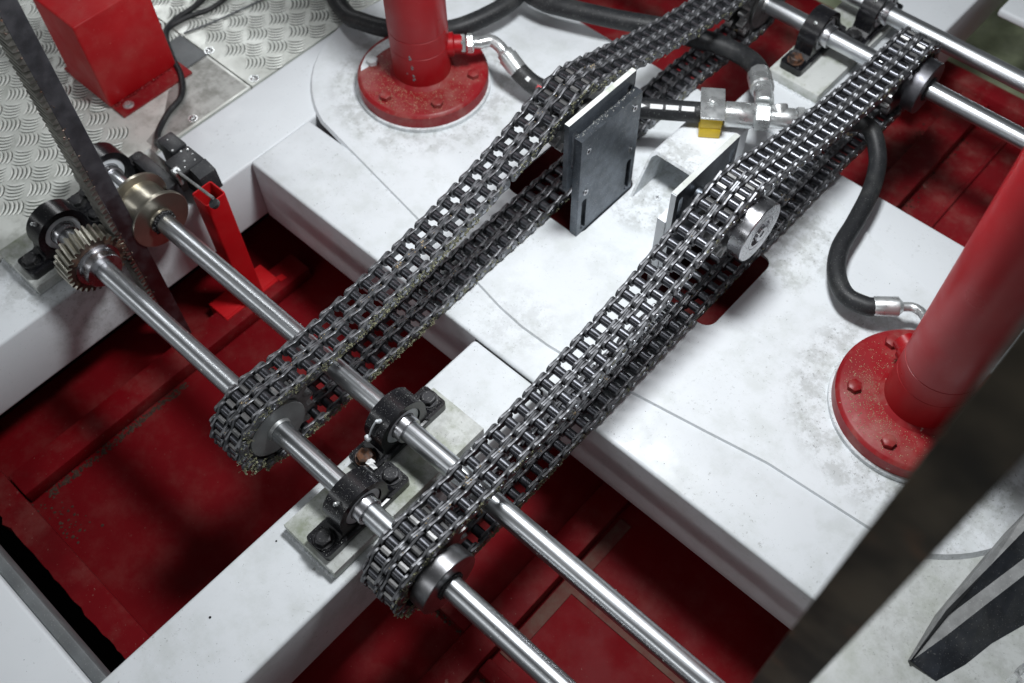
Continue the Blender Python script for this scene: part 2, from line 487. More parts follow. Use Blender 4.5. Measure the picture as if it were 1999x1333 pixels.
# risers under the pillow blocks
def riser(x0, x1, y0, y1, m=MWR):
    obj('riser_plate', box(x0, x1, y0, y1, ZT + .0005, -.0705, .003), m, fr)
riser(-.933, -.772, -.130, .325); riser(-2.0335, -1.862, -.133, .34); riser(-.955, -.790, 1.70, 2.12)
bm = bmesh.new()   # weld beads round the risers and along seams
def weld(x0, y0, x1, y1, z, r=.005):
    L = math.hypot(x1 - x0, y1 - y0); k = int(L / .004)
    for i in range(k):
        t = i / k; blob(bm, (x0 + (x1 - x0) * t, y0 + (y1 - y0) * t, z), r * random.uniform(.7, 1.25), .7)
weld(-.933, -.132, -.775, -.132, ZT); weld(-2.03, -.135, -1.862, -.135, ZT); weld(-.935, -.13, -.935, .3, ZT)
weld(-.955, 1.698, -.79, 1.698, ZT)
for a, b in zip(apex_f[:-1], apex_f[1:]): 
    if a[0] < -.5: weld(a[0], a[1] - .001, b[0], b[1] - .001, ZT, .003)
d = obj('weld_bead', bm, MW, fr); d['kind'] = 'stuff'
# loose joints: dark gaps between beams
bm = box(-.966, -.751, .4978, .4998, -.2, ZT - .003)
obj('joint_gap', bm, MVOID, fr)
bm = bmesh.new()
for (x, y, r) in ((-1.49, .60, .0018), (-.30, .60, .0022), (-.12, .53, .0022), (-.905, .558, .003), (-.93, .585, .0025), (-1.40, .55, .0016), (-.905, -.36, .0026), (-.93, -.16, .002)):
    lathe(bm, [(0, r), (.0012, r)], (x, y, ZT), (0, 0, 1), 10)
d = obj('rivet_holes', bm, MVOID, fr); d['kind'] = 'stuff'

# ---------------------------------------------------------------- tread plate floor
tp = thing('tread_floor', 'worn aluminium five bar tread plate floor left of the white beam', 'floor', (-2.6, .3, ZT))
tp['kind'] = 'structure'
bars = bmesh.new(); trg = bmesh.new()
def tread(x0, x1, y0, y1, holes=()):
    c, s = math.cos(PI / 4 + .04), math.sin(PI / 4 + .04); cell = .0615
    k = int(3.2 / cell)
    for i in range(-k, k):
        for j in range(-k, k):
            u, v = i * cell, j * cell
            X = -2.7 + u * c - v * s; Y = .3 + u * s + v * c
            if not (x0 + .02 < X < x1 - .02 and y0 + .02 < Y < y1 - .02): continue
            if any(a < X < b and e < Y < f for (a, b, e, f) in holes): continue
            d = (c, s) if (i + j) % 2 else (-s, c); e = (-d[1], d[0])
            for q in range(5):
                o = (q - 2) * .0118
                cx, cy = X + e[0] * o, Y + e[1] * o
                L = .0262; w = .0027; h = .0020
                # slightly bowed lens shaped bar
                prof = [(-L, 0), (-L * .5, w), (0, w * 1.25), (L * .5, w), (L, 0)]
                bow = lambda t: -.0050 * (1 - (t / L) ** 2)
                if (x0 > X - .0 or X > x1): continue
                base = []; top = []
                for (t, ww) in prof: base.append((t, ww + bow(t)))
                for (t, ww) in reversed(prof[1:-1]): base.append((t, -ww + bow(t)))
                vb = [bars.verts.new((cx + d[0] * t + e[0] * w2, cy + d[1] * t + e[1] * w2, ZT + .0004)) for t, w2 in base]
                vt = [bars.verts.new((cx + d[0] * t * .8 + e[0] * (bow(t) + (w2 - bow(t)) * .35), cy + d[1] * t * .8 + e[1] * (bow(t) + (w2 - bow(t)) * .35), ZT + h)) for t, w2 in base]
                nn = len(vb)
                for a in range(nn): bars.faces.new((vb[a], vb[(a + 1) % nn], vt[(a + 1) % nn], vt[a]))
                bars.faces.new(vt)
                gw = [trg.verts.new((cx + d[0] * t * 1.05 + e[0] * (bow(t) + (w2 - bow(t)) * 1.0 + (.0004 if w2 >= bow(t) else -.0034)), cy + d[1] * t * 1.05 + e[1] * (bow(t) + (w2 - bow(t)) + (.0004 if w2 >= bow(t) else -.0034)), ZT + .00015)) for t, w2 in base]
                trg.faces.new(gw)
obj('tread_panel', box(-5.2, -2.0365, -2.4, .690, ZT - .012, ZT, .0008, 1), MALU, tp)
obj('tread_panel', box(-5.2, -2.0365, .694, 4.2, ZT - .012, ZT, .0008, 1), MALU, tp)
bm = bmesh.new()
extr(bm, [[(-2.045, .36), (-2.045, .682), (-2.26, .682), (-2.20, .52), (-2.12, .44), (-2.09, .36)]], lambda a, b: (a, b, ZT - .001), lambda a, b: (a, b, ZT + .0008))
obj('worn_patch', bm, MALD, tp)
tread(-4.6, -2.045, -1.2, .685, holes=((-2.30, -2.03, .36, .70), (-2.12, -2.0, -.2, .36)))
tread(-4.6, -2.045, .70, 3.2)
d = obj('tread_shade_grime', trg, plain('tread_shade_grime', (.035, .042, .032), .8, var=.6, scale=30), tp, smooth=0); d['kind'] = 'stuff'  # dark slivers under the bars: their shadow outline and grime, put into colour
d = obj('tread_bars', bars, MBAR, tp, smooth=30); d['kind'] = 'stuff'

# screws holding the floor panels
def screw(x, y, z, r=.012, label='', mat=None, group='round head screws in the floor panels'):
    t = thing('screw', label, 'screw', (x, y, z), group)
    b = lathe(bmesh.new(), [(0, r * 1.25), (.0015, r * 1.25), (.0015, r), (.006, r * .72), (.007, r * .3), (.007, 0)], (x, y, z), (0, 0, 1), 18)
    obj('head', b, mat or MZN, t)
    b = bmesh.new(); bx(b, x - r * .5, x + r * .5, y - .001, y + .001, z + .0062, z + .0076); bx(b, x - .001, x + .001, y - r * .5, y + r * .5, z + .0062, z + .0077)
    obj('cross_recess', b, MPLA, t)
screw(-2.246, .705, ZT, label='screw head at the dark end of the seam beside the tall red box')
screw(-2.056, .718, ZT, label='screw head at the corner where both tread panels meet the white beam')
screw(-2.062, .500, ZT, .011, label='screw head in the worn grey patch next to the black cable')
screw(-.904, 1.125, ZP, .012, label='white painted bolt head inside the mouth of the white clamp bracket', mat=MW, group='bolts under the clamp bracket')

# ---------------------------------------------------------------- red box on the tread floor
t = thing('red_box', 'tall red sheet metal box bolted to the tread floor by a flange', 'box', (-2.36, .48, ZT))
obj('cover', box(-2.458, -2.261, .367, .60, ZT + .008, .19, .006, 3), MRBOX, t)
bm = box(-2.50, -2.207, .372, .612, ZT, ZT + .008, .001)
fl = obj('base_flange', bm, MRL, t)
b = obj('bolt', lathe(bmesh.new(), [(0, .016), (.002, .016), (.003, .012), (.009, .009), (.010, 0)], (-2.233, .408, ZT + .008), (0, 0, 1), 20), MZN, t)
bm = bmesh.new()
for i in range(60): blob(bm, (-2.258 + random.gauss(0, .002), .375 + .2 * random.random(), ZT + .010), .0035 * random.uniform(.6, 1.3))
obj('weld_seam', bm, MRL, t)
t = thing('dark_mat', 'small dark grey pad on the floor behind the red box', 'pad', (-2.33, .64, ZT))
obj('pad', box(-2.36, -2.235, .607, .688, ZT, ZT + .006, .001), MGREY, t)

# ---------------------------------------------------------------- pillow blocks
def bolt(parent, x, y, z, r=.019, mat=MBLT, rot=0.):
    b = bmesh.new(); lathe(b, [(0, r * 1.22), (.003, r * 1.22)], (x, y, z), (0, 0, 1), 24)
    hexa(b, (x, y, z + .003), (0, 0, 1), r, 0, .013, rot)
    lathe(b, [(.016, r * .72), (.0165, r * .7)], (x, y, z), (0, 0, 1), 18)
    obj('bolt', b, mat, parent)
def pillow(x, y, label, rust=-1, nipple='steel', side=1, group='black pillow block bearings'):
    t = thing('pillow_block', label, 'bearing', (x, y, -.07), group)
    prof = [(-.120, -.070), (-.120, -.050), (-.114, -.046), (-.082, -.045), (-.068, -.034)]
    a = [(.0665 * math.cos(math.radians(q)), .0665 * math.sin(math.radians(q))) for q in range(196, -17, -8)]
    prof = prof + a + [(.068, -.034), (.082, -.045), (.114, -.046), (.120, -.050), (.120, -.070)]
    hole = [(.049 * math.cos(math.radians(q)), .049 * math.sin(math.radians(q))) for q in range(0, 360, 10)]
    bm = bmesh.new()
    extr(bm, [prof, hole], lambda a, b: (x - .027, y + a, b), lambda a, b: (x + .027, y + a, b))
    es = [e for e in bm.edges if e.calc_face_angle(0) > .9 and all(abs(v.co.z) < .2 for v in e.verts) and (Vector((0, e.verts[0].co.y - y, e.verts[0].co.z)).length > .06)]
    bmesh.ops.bevel(bm, geom=es, offset=.005, segments=2, affect='EDGES')
    for s in (-1, 1):   # wide feet with rounded ends
        extr(bm, [rrect(x - .035, x + .035, y + s * .090 - .031, y + s * .090 + .031, .010)], lambda a, b: (a, b, -.0703), lambda a, b: (a, b, -.047))
        extr(bm, [rrect(x - .026, x + .026, y + s * .090 - .025, y + s * .090 + .025, .012)], lambda a, b: (a, b, -.048), lambda a, b: (a, b, -.043))
    bx(bm, x - .035, x + .035, y - .07, y + .07, -.0702, -.052, .003)
    obj('housing', bm, MBK, t, smooth=35)
    for s, mt in ((-1, MBR if rust == 0 else MBLT), (1, MBR if rust == 1 else MBLT)):
        bolt(t, x, y + s * .097, -.043, mat=mt, rot=random.random())
    b = lathe(bmesh.new(), [(-.022, .034), (-.022, .0492), (.022, .0492), (.022, .034)], (x, y, 0), (1, 0, 0), 48, caps=False)
    obj('outer_ring', b, MBLT, t)
    b = bmesh.new()
    for s in (-1, 1): lathe(b, [(s * .0235, .0335), (s * .0235, .0465), (s * .0225, .0475)], (x, y, 0), (1, 0, 0), 48, caps=False)
    obj('seal', b, MSEAL, t)
    b = lathe(bmesh.new(), [(-.028, .0256), (-.028, .032), (.044, .032), (.046, .0305), (.046, .0256)], (x, y, 0), (1, 0, 0), 48, caps=False)
    obj('inner_sleeve', b, MHB, t)
    b = lathe(bmesh.new(), [(0, .005), (.006, .005), (.006, .0035), (.010, .0035), (.013, .0045), (.016, .002), (.017, 0)], (x + .004, y - .040, .052), (0, -.62, .78), 12)
    obj('grease_nipple', b, MZN if nipple == 'steel' else MSEAL, t)
    if nipple == 'cap':
        b, _ = tube(bmesh.new(), [(x + .004, y - .050, .066), (x + .0, y - .062, .045), (x - .004, y - .070, .02)], .0022, 8)
        lathe(b, [(0, .008), (.006, .008), (.008, .006)], (x - .005, y - .072, .012), (0, -1, .1), 12)
        obj('plastic_cap', b, MSEAL, t)
    return t
pillow(-.832, 0, 'black pillow block on the white centre beam, beside the right chain sprocket')
pillow(-.905, .187, 'black pillow block with a rusty orange bolt head and white plastic cap', rust=0, nipple='cap')
pillow(-1.915, 0, 'black pillow block behind the pinion gear next to the tread floor')
pillow(-1.988, .187, 'black pillow block half hidden behind the upright toothed rack')
pillow(-.905, 1.845, 'black pillow block on the third shaft, with a round rusty bolt head', rust=0)
pillow(-.832, 2.035, 'farthest black pillow block, on the outermost shaft at the top edge')

# ---------------------------------------------------------------- sprockets, shafts
PITCH = .0381
def sprocket_bm(bm, xc, y, z, nt, rot, w=.0225):
    R = PITCH / 2 / math.sin(PI / nt); rr = .0116
    for s in (-1, 1):
        lp = []
        for i in range(nt):
            a = rot + 2 * PI * i / nt; cx, cz = R * math.cos(a), R * math.sin(a)
            for q in (-62, -35, 0, 35, 62):
                b = a + PI + math.radians(q)
                lp.append((cx + rr * math.cos(b), cz + rr * math.sin(b)))
            for q, e in ((.34, .0075), (.43, .0115), (.57, .0115), (.66, .0075)):
                b = a + 2 * PI / nt * q
                lp.append(((R + e) * math.cos(b), (R + e) * math.sin(b)))
        # order inside each valley must follow rising angle
        lp2 = []
        for i in range(nt):
            seg = lp[i * 9:(i + 1) * 9]; a = rot + 2 * PI * i / nt
            val = sorted(seg[:5], key=lambda p: ((math.atan2(p[1], p[0]) - a + PI) % (2 * PI)))
            lp2 += val + seg[5:]
        hole = [(.03 * math.cos(q * PI / 12), .03 * math.sin(q * PI / 12)) for q in range(24)]
        x = xc + s * .02418
        extr(bm, [lp2, hole], lambda a, b: (x - w / 2, y + a, z + b), lambda a, b: (x + w / 2, y + a, z + b))
    return R
def shaft(name, label, y, x0, x1, r=.025):
    t = thing(name, label, 'shaft', ((x0 + x1) / 2, y, 0))
    obj('shaft_bar', cyl((0, y, 0), (1, 0, 0), r, x0, x1, 72, .002), MSH, t)
    return t
XL, XR = -1.120, -.645
shA = shaft('drive_shaft', 'nearest bright steel shaft, with rusty pinion gear and two front chain sprockets', 0, -1.955, .9)
shB = shaft('drive_shaft', 'second bright steel shaft with the flanged roller, running under both upper chain strands', .187, -2.03, .9)
shC = shaft('drive_shaft', 'third shaft, carrying the two rear chain sprockets', 1.845, -2.0, .9)
shD = shaft('drive_shaft', 'outermost bright shaft across the upper right corner', 2.035, -2.0, .9)
for o in (shA, shB, shC, shD): o['group'] = 'bright steel shafts'

# ---------------------------------------------------------------- chains
def catmull(P, k=14):
    Q = [P[0]] + P + [P[-1]]; out = []
    for i in range(1, len(Q) - 2):
        for j in range(k):
            t = j / k; a, b, c, d = Q[i - 1], Q[i], Q[i + 1], Q[i + 2]
            out.append(tuple(.5 * (2 * b[n] + (c[n] - a[n]) * t + (2 * a[n] - 5 * b[n] + 4 * c[n] - d[n]) * t * t + (3 * b[n] - a[n] - 3 * c[n] + d[n]) * t ** 3) for n in (0, 1)))
    return out
R16 = PITCH / 2 / math.sin(PI / 16)
def chain_path(top, low):
    pts = []
    for q in range(268, 91, -4): pts.append((R16 * math.cos(math.radians(q)), R16 * math.sin(math.radians(q))))
    pts += catmull(top)
    for q in range(82, -93, -4): pts.append((1.845 + R16 * math.cos(math.radians(q)), R16 * math.sin(math.radians(q))))
    pts += catmull(low)
    return pts
topL = [(.02, .0975), (.10, .090), (.2, .089), (.39, .107), (.6, .142), (.8, .19), (.93, .237), (.985, .254), (1.03, .256), (1.085, .241), (1.24, .197), (1.43, .147), (1.65, .110), (1.80, .0975)]
topR = [(.02, .0975), (.10, .093), (.2, .095), (.35, .108), (.48, .124), (.66, .154), (.85, .208), (.94, .235), (1.0, .244), (1.04, .243), (1.11, .224), (1.25, .181), (1.45, .133), (1.65, .103), (1.80, .0965)]
low = [(1.80, -.0965), (1.62, -.083), (1.50, -.0722), (1.2, -.0722), (.85, -.0722), (.62, -.0735), (.45, -.084), (.3, -.094), (.15, -.0975), (.02, -.0975)]

def plate_mesh(w, hh, waist, mat, th):
    """figure-eight plate, pins at +-p/2 on local y, thickness along x"""
    lp = []; h = PITCH / 2
    for q in range(-64, 65, 16): lp.append((h + hh * math.cos(math.radians(q)), hh * math.sin(math.radians(q))))
    lp += [(h * .42, waist * 1.22), (h * .2, waist * 1.03), (-h * .2, waist * 1.03), (-h * .42, waist * 1.22)]
    for q in range(116, 245, 16): lp.append((-h + hh * math.cos(math.radians(q)), hh * math.sin(math.radians(q))))
    lp += [(-h * .42, -waist * 1.22), (-h * .2, -waist * 1.03), (h * .2, -waist * 1.03), (h * .42, -waist * 1.22)]
    bm = bmesh.new(); c = th * .13
    # chamfered edge: three slices
    sl = [(-th / 2, .95), (-th / 2 + c, 1.), (th / 2 - c, 1.), (th / 2, .95)]
    rings = [[bm.verts.new((x, a * (1 - (1 - k) * .3), b * k)) for a, b in lp] for x, k in sl]
    nn = len(lp)
    for r0, r1 in zip(rings, rings[1:]):
        for i in range(nn): bm.faces.new((r0[i], r0[(i + 1) % nn], r1[(i + 1) % nn], r1[i]))
    bm.faces.new(rings[0]); bm.faces.new(rings[-1])
    return mesh(bm, mat, 35)
ME_OUT = plate_mesh(1, .0176, .0094, MCH, .0064)
ME_CEN = plate_mesh(1, .0176, .0094, MCH, .0046)
ME_IN = plate_mesh(1, .0178, .0102, MCH, .0060)
def roller_mesh():
    bm = bmesh.new()
    lathe(bm, [(-.0124, .0075), (-.0124, .0104), (-.0117, .0112), (.0117, .0112), (.0124, .0104), (.0124, .0075)], (0, 0, 0), (1, 0, 0), 22)
    return mesh(bm, MCR, 40)
ME_ROL = roller_mesh()
def pin_mesh():
    bm = bmesh.new()
    lathe(bm, [(-.0530, .005), (-.0522, .0068), (.0522, .0068), (.0530, .005)], (0, 0, 0), (1, 0, 0), 14)
    return mesh(bm, MPIN, 40)
ME_PIN = pin_mesh()

def make_chain(xc, top, label, phase):
    path = chain_path(top, low)
    path = [p for i, p in enumerate(path) if i == 0 or math.dist(p, path[i - 1]) > 1e-5]
    seg = [math.dist(path[i], path[(i + 1) % len(path)]) for i in range(len(path))]
    L = sum(seg); n = int(round(L / PITCH / 2)) * 2
    step = L / n
    pins = []; i = 0; acc = 0.
    for k in range(n):
        s = (k * step + phase * step) % L
        a = 0.; i = 0
        while a + seg[i] < s: a += seg[i]; i += 1
        f = (s - a) / seg[i]; p, q = path[i], path[(i + 1) % len(path)]
        pins.append((p[0] + (q[0] - p[0]) * f, p[1] + (q[1] - p[1]) * f))
    t = thing('roller_chain', label, 'chain', (xc, .9, 0), 'double strand roller chains')
    def add(name, me, x, y, z, ang):
        o = bpy.data.objects.new(name, me); COL.objects.link(o); o.parent = t
        o.matrix_parent_inverse = Matrix.Translation((-xc, -.9, 0))
        o.location = (x, y, z); o.rotation_euler = (ang, 0, 0)
        return o
    for k in range(n):
        a, b = pins[k], pins[(k + 1) % n]
        my, mz = (a[0] + b[0]) / 2, (a[1] + b[1]) / 2; ang = math.atan2(b[1] - a[1], b[0] - a[0])
        add('pin', ME_PIN, xc, a[0], a[1], ang)
        for s in (-1, 1): add('roller', ME_ROL, xc + s * .02418, a[0], a[1], ang)
        if k % 2 == 0:
            for s in (-1, 1): add('outer_plate', ME_OUT, xc + s * .0468, my, mz, ang)
            for s in (-1, 1): add('centre_plate', ME_CEN, xc + s * .0025, my, mz, ang)
        else:
            for s in (-1, 1):
                for q in (-1, 1): add('inner_plate', ME_IN, xc + s * .02418 + q * .0160, my, mz, ang)
    return t, pins
chL, pinsL = make_chain(XL, topL, 'left roller chain looping down to the sprocket at centre left, yellow grime on its plates', .25)
chR, pinsR = make_chain(XR, topR, 'right roller chain looping down to the bottom sprocket with the thick dark hub', .1)

def rot_for(pins, cy, cz, R):
    best = [math.atan2(p[1] - cz, p[0] - cy) for p in pins if abs(math.hypot(p[0] - cy, p[1] - cz) - R) < .0012]
    return best[len(best) // 2] if best else 0.
for sh, xc, pins, cy, nm in ((shA, XL, pinsL, 0, 0), (shA, XR, pinsR, 0, 1), (shC, XL, pinsL, 1.845, 2), (shC, XR, pinsR, 1.845, 3)):
    bm = bmesh.new(); sprocket_bm(bm, xc, cy, 0, 16, rot_for(pins, cy, 0, R16))
    sp = obj('sprocket', bm, MSP, sh, smooth=30)
    if nm in (0, 2):
        bm = lathe(bmesh.new(), [(-.045, .0255), (-.045, .052), (.036, .052), (.036, .0735), (.0435, .0735), (.0445, .0725), (.0445, .031), (.052, .029), (.052, .0255)], (xc, cy, 0), (1, 0, 0), 64, caps=False)
        obj('hub', bm, MSP if nm == 2 else steel('grey_hub', (.30, .31, .31), .5, var=.1, metallic=.7, dust=.6), sp)
    else:
        bm = lathe(bmesh.new(), [(-.045, .0255), (-.045, .052), (.036, .052), (.050, .052), (.050, .074), (.087, .074), (.0885, .0725), (.0885, .030), (.0885, .0255)], (xc, cy, 0), (1, 0, 0), 64, caps=False)
        obj('hub', bm, steel('dark_turned_hub', (.30, .30, .31), .36, var=.25, rust=.05, dust=.5) if nm == 1 else MRK, sp)
        b = bmesh.new()
        for q in range(70):
            a = q / 70 * 2 * PI; blob(b, (xc + .090, cy + .029 * math.cos(a), .029 * math.sin(a)), .0045 * random.uniform(.8, 1.15))
        obj('weld', b, MBLT, sp, smooth=180)
# idlers
def idler(xc, cy, cz, pins, side, label, big):
    t = thing('idler_sprocket', label, 'sprocket', (xc, cy, cz), 'chain idler sprockets')
    bm = bmesh.new(); sprocket_bm(bm, xc, cy, cz, 14, rot_for(pins, cy, cz, PITCH / 2 / math.sin(PI / 14)) if not big else rot_for(pins, cy, cz, .0856))
    obj('toothed_rings', bm, MSP, t, smooth=30)
    if big:
        b = lathe(bmesh.new(), [(-.045, .05), (.040, .05), (.048, .05), (.048, .0735), (.050, .0755), (.084, .0755), (.086, .0735), (.086, .045), (.084, .0445), (.084, .043), (.086, .0425), (.086, .034), (.080, .033), (.080, .021), (.090, .019), (.090, .009), (.084, .008), (.084, 0)], (xc, cy, cz), (1, 0, 0), 72)
        obj('bearing_wheel', b, MHB, t)
    else:
        obj('hub', cyl((xc, cy, cz), (1, 0, 0), .05, -.045, .05, 40), MSP, t)
    obj('axle', cyl((xc, cy, cz), (1, 0, 0), .018, -.09 if big else -.04, .05 if big else .10, 24), MPL, t)
    return t
idler(XL, 1.012, .171, pinsL, 1, 'idler sprocket holding up the left chain beside the dark steel plates', False)
idler(XR, 1.015, .160, pinsR, 1, 'idler with a polished round bearing wheel under the right chain', True)

# grime caked on the chains
def grime(parent, xc, pins, spots, mat, mat2):
    bm = bmesh.new(); b2 = bmesh.new()
    for k, p in enumerate(pins):
        w = spots(p)
        if w <= 0: continue
        for c in range(int(4.5 * w + random.random())):
            cy0 = p[0] + random.uniform(-.019, .019); cz0 = p[1] + random.uniform(-.012, .012); sp = random.uniform(.002, .006)
            for q in range(random.randint(4, 16)):
                blob(bm, (xc + .0502 + random.uniform(-.0012, .0008), cy0 + random.gauss(0, sp), cz0 + random.gauss(0, sp * .6)), random.uniform(.0004, .0013))
        for q in range(int(1.5 * w)):
            blob(b2, (xc + random.uniform(-.008, .008), p[0] + random.uniform(-.015, .015), p[1] + .011 + .004 * random.random()), random.uniform(.0006, .0018))
        if random.random() < .10 * w:
            for q in range(14): blob(b2, (xc + random.gauss(-.0, .005), p[0] + random.gauss(0, .004), p[1] + .013 + random.gauss(0, .0015)), random.uniform(.0008, .0026))
        if w > 2.5:
            for q in range(22): blob(bm, (xc + .0505, p[0] + random.uniform(-.019, .019), p[1] - .010 + random.gauss(0, .003)), random.uniform(.0010, .0026))
    d = obj('grime', bm, mat, parent, smooth=0); d['kind'] = 'stuff'
    d = obj('dirt_clump', b2, mat2, parent, smooth=0); d['kind'] = 'stuff'
def spL(p):
    y, z = p
    if z < 0 and y < .45: return 3.0
    if z < 0 and y < .7: return 1.6
    if y < .15: return 2.2
    if y < .62: return 2.6
    if .8 < y < 1.15 and z > 0: return 1.8
    return .5
def spR(p):
    y, z = p
    if z < 0 and y < .4: return 3.0
    if z < 0 and y < 1.: return 1.2
    if y < .30: return 2.0
    if .85 < y < 1.0 and z > 0: return 1.0
    return .35
grime(chL, XL, pinsL, spL, MGUNK, MTAN); grime(chR, XR, pinsR, spR, MGUNK, MTAN)

# ---------------------------------------------------------------- pinion, roller, racks
def helical_gear(bm, x0, x1, cy, cz, nt, rp, mod, twist, rot=0., slices=5):
    prof = []
    for i in range(nt):
        a = 2 * PI * i / nt
        for f, r in ((-.35, rp - 1.2 * mod), (-.29, rp - .4 * mod), (-.22, rp + .3 * mod), (-.14, rp + .95 * mod), (.14, rp + .95 * mod), (.22, rp + .3 * mod), (.29, rp - .4 * mod), (.35, rp - 1.2 * mod)):
            prof.append((a + f * 2 * PI / nt, r))
    rings = []
    for s in range(slices + 1):
        t = s / slices; x = x0 + (x1 - x0) * t; da = rot + twist * t
        rings.append([bm.verts.new((x, cy + r * math.cos(a + da), cz + r * math.sin(a + da))) for a, r in prof])
    n = len(prof)
    for a, b in zip(rings, rings[1:]):
        for i in range(n): bm.faces.new((a[i], a[(i + 1) % n], b[(i + 1) % n], b[i]))
    for r, x in ((rings[0], x0), (rings[-1], x1)):
        c = bm.verts.new((x, cy, cz))
        for i in range(n): bm.faces.new((c, r[i], r[(i + 1) % n]))
    return bm
NT = 29; MODL = .0052; RP = .0750; PT = 2 * PI * RP / NT
TW = math.tan(math.radians(9)) * .058 / RP
bm = helical_gear(bmesh.new(), -1.803, -1.745, 0, 0, NT, RP, MODL, TW, rot=-TW / 2)
for f in bm.faces: f.material_index = 1 if len(f.verts) == 3 else 0
gr = put('pinion_gear', mesh(bm, [MGR, MRU], 30), shA)
b = lathe(bmesh.new(), [(0, .058), (.004, .058), (.004, .050), (.006, .048), (.030, .047), (.032, .045), (.032, .0256)], (-1.746, 0, 0), (1, 0, 0), 56, caps=False)
obj('gear_hub', b, MHB, gr)
b = lathe(bmesh.new(), [(-.050, .0256), (-.050, .078), (-.048, .080), (-.040, .080), (-.036, .0615), (.036, .0615), (.040, .080), (.048, .080), (.050, .078), (.050, .034), (.056, .032), (.056, .0256)], (-1.790, .187, 0), (1, 0, 0), 72, caps=False)
rl = tag(obj('flanged_roller', b, steel('worn_roller_steel', (.44, .41, .34), .32, metallic=.92, var=.25, streak=(1, .2, .2), rust=.06), shB))
b = bmesh.new()
for q in range(40):
    a = q / 40 * 2 * PI; blob(b, (-1.735 + random.uniform(0, .008), .187 + .029 * math.cos(a), .029 * math.sin(a)), .0055 * random.uniform(.8, 1.15))
obj('weld', b, MBLT, rl, smooth=180)

def rack(x0, x1, label, mats, z0, z1, phase=0., flip=False):
    t = thing('gear_rack', label, 'gear rack', ((x0 + x1) / 2, .1, z0), 'upright toothed racks')
    obj('rack_bar', box(x0, x1, .0815, .1252, z0, z1, .0015, 1), mats[0], t)
    bm = bmesh.new(); sh = math.tan(math.radians(9)) * (x1 - x0)
    z = z0 + .02 + phase
    xi0, xi1 = x0 + .001, x1 - .001
    while z < z1 - .02:
        lp = [(-.0068, .0818), (-.0025, .0688), (.0025, .0688), (.0068, .0818)]
        if flip: lp = [(a, .2067 - b) for a, b in lp]
        A = [bm.verts.new((xi0, y, z + c + sh / 2)) for c, y in lp]; B = [bm.verts.new((xi1, y, z + c - sh / 2)) for c, y in lp]
        for i in range(4): bm.faces.new((A[i], A[(i + 1) % 4], B[(i + 1) % 4], B[i]))
        bm.faces.new(A); bm.faces.new(B)
        z += PT
    obj('teeth', bm, mats[1], t, smooth=20)
    return t
rack(-1.802, -1.745, 'dark upright toothed rack meshing with the rusty pinion at left', (MRK, MRKT), -.62, 1.75)
rack(-.004, .052, 'out of focus brown toothed rack close to the lens at lower right', (MRK2, MRK2), -.60, 1.75, .004, True)
# rust powder where rack meets pinion
bm = bmesh.new()
for i in range(60):
    blob(bm, (-1.7435, random.uniform(.068, .088), random.uniform(-.35, .75)), random.uniform(.0012, .003))
d = obj('rust_scale', bm, MRU, bpy.data.objects['gear_rack'], smooth=0); d['kind'] = 'stuff'

# ---------------------------------------------------------------- hydraulic cylinders
PORT = 46
def cylinder(cx, cy, label, rf_, rb, bolts, port, worn):
    t = thing('hydraulic_cylinder', label, 'cylinder', (cx, cy, ZP), 'red hydraulic cylinders')
    o = (cx, cy, 0); up = (0, 0, 1)
    obj('base_ring', lathe(bmesh.new(), [(ZP, rf_ + .006), (-.078, rf_ + .006), (-.076, rf_ + .004)], o, up, 96), MW, t)
    fl = obj('flange', lathe(bmesh.new(), [(-.076, rf_), (-.042, rf_), (-.036, rf_ - .006), (-.034, rf_ - .010), (-.034, rb + .010), (-.028, rb + .004), (-.024, rb)], o, up, 96), MRL, t)
    obj('barrel', lathe(bmesh.new(), [(-.030, rb), (.070, rb), (.0705, rb - .0008), (.072, rb - .0008), (.0725, rb), (.125, rb), (.1255, rb - .001), (.1275, rb - .001), (.128, rb), (1.9, rb)], o, up, 96), MRC, t)
    for i, (a, r) in enumerate(bolts):
        x, y = cx + r * math.cos(math.radians(a)), cy + r * math.sin(math.radians(a))
        b = bmesh.new(); hexa(b, (x, y, -.034), up, .0165, 0, .014, i * .4)
        obj('flange_bolt', b, MW if (worn and i == worn[0]) else MRL, t)
    if port:
        a, z = port; d = Vector((math.cos(math.radians(a)), math.sin(math.radians(a)), 0))
        obj('port_boss', lathe(bmesh.new(), [(rb - .01, .033), (rb + .010, .033), (rb + .014, .026), (rb + .035, .025)], (cx, cy, z), d, 32), MRC, t)
    return t
hcL = cylinder(-1.66, 1.02, 'red hydraulic cylinder at top centre, its flange chipped to white paint', .184, .081,
         [(a, .146) for a in (-149, -89, -29, 31, 91, 151)], (PORT, .05), (0,))
hcR = cylinder(-.086, 1.02, 'large red hydraulic cylinder at right, partly behind the blurred rack', .186, .083,
         [(a, .147) for a in (-148, -88, -28, 32, 92, 147)], (150, .03), None)
bm = bmesh.new()  # bare white patch and chips of the left flange
lp = [(-1.828, 1.00), (-1.822, .955), (-1.800, .915), (-1.785, .90), (-1.782, .925), (-1.795, .955), (-1.797, 1.0), (-1.79, 1.05), (-1.80, 1.10), (-1.775, 1.135), (-1.80, 1.128), (-1.822, 1.07)]
extr(bm, [[(a, b) for a, b in lp]], lambda a, b: (a, b, -.0345), lambda a, b: (a, b, -.0332))
obj('chipped_patch', bm, MW, hcL)
bm = bmesh.new()
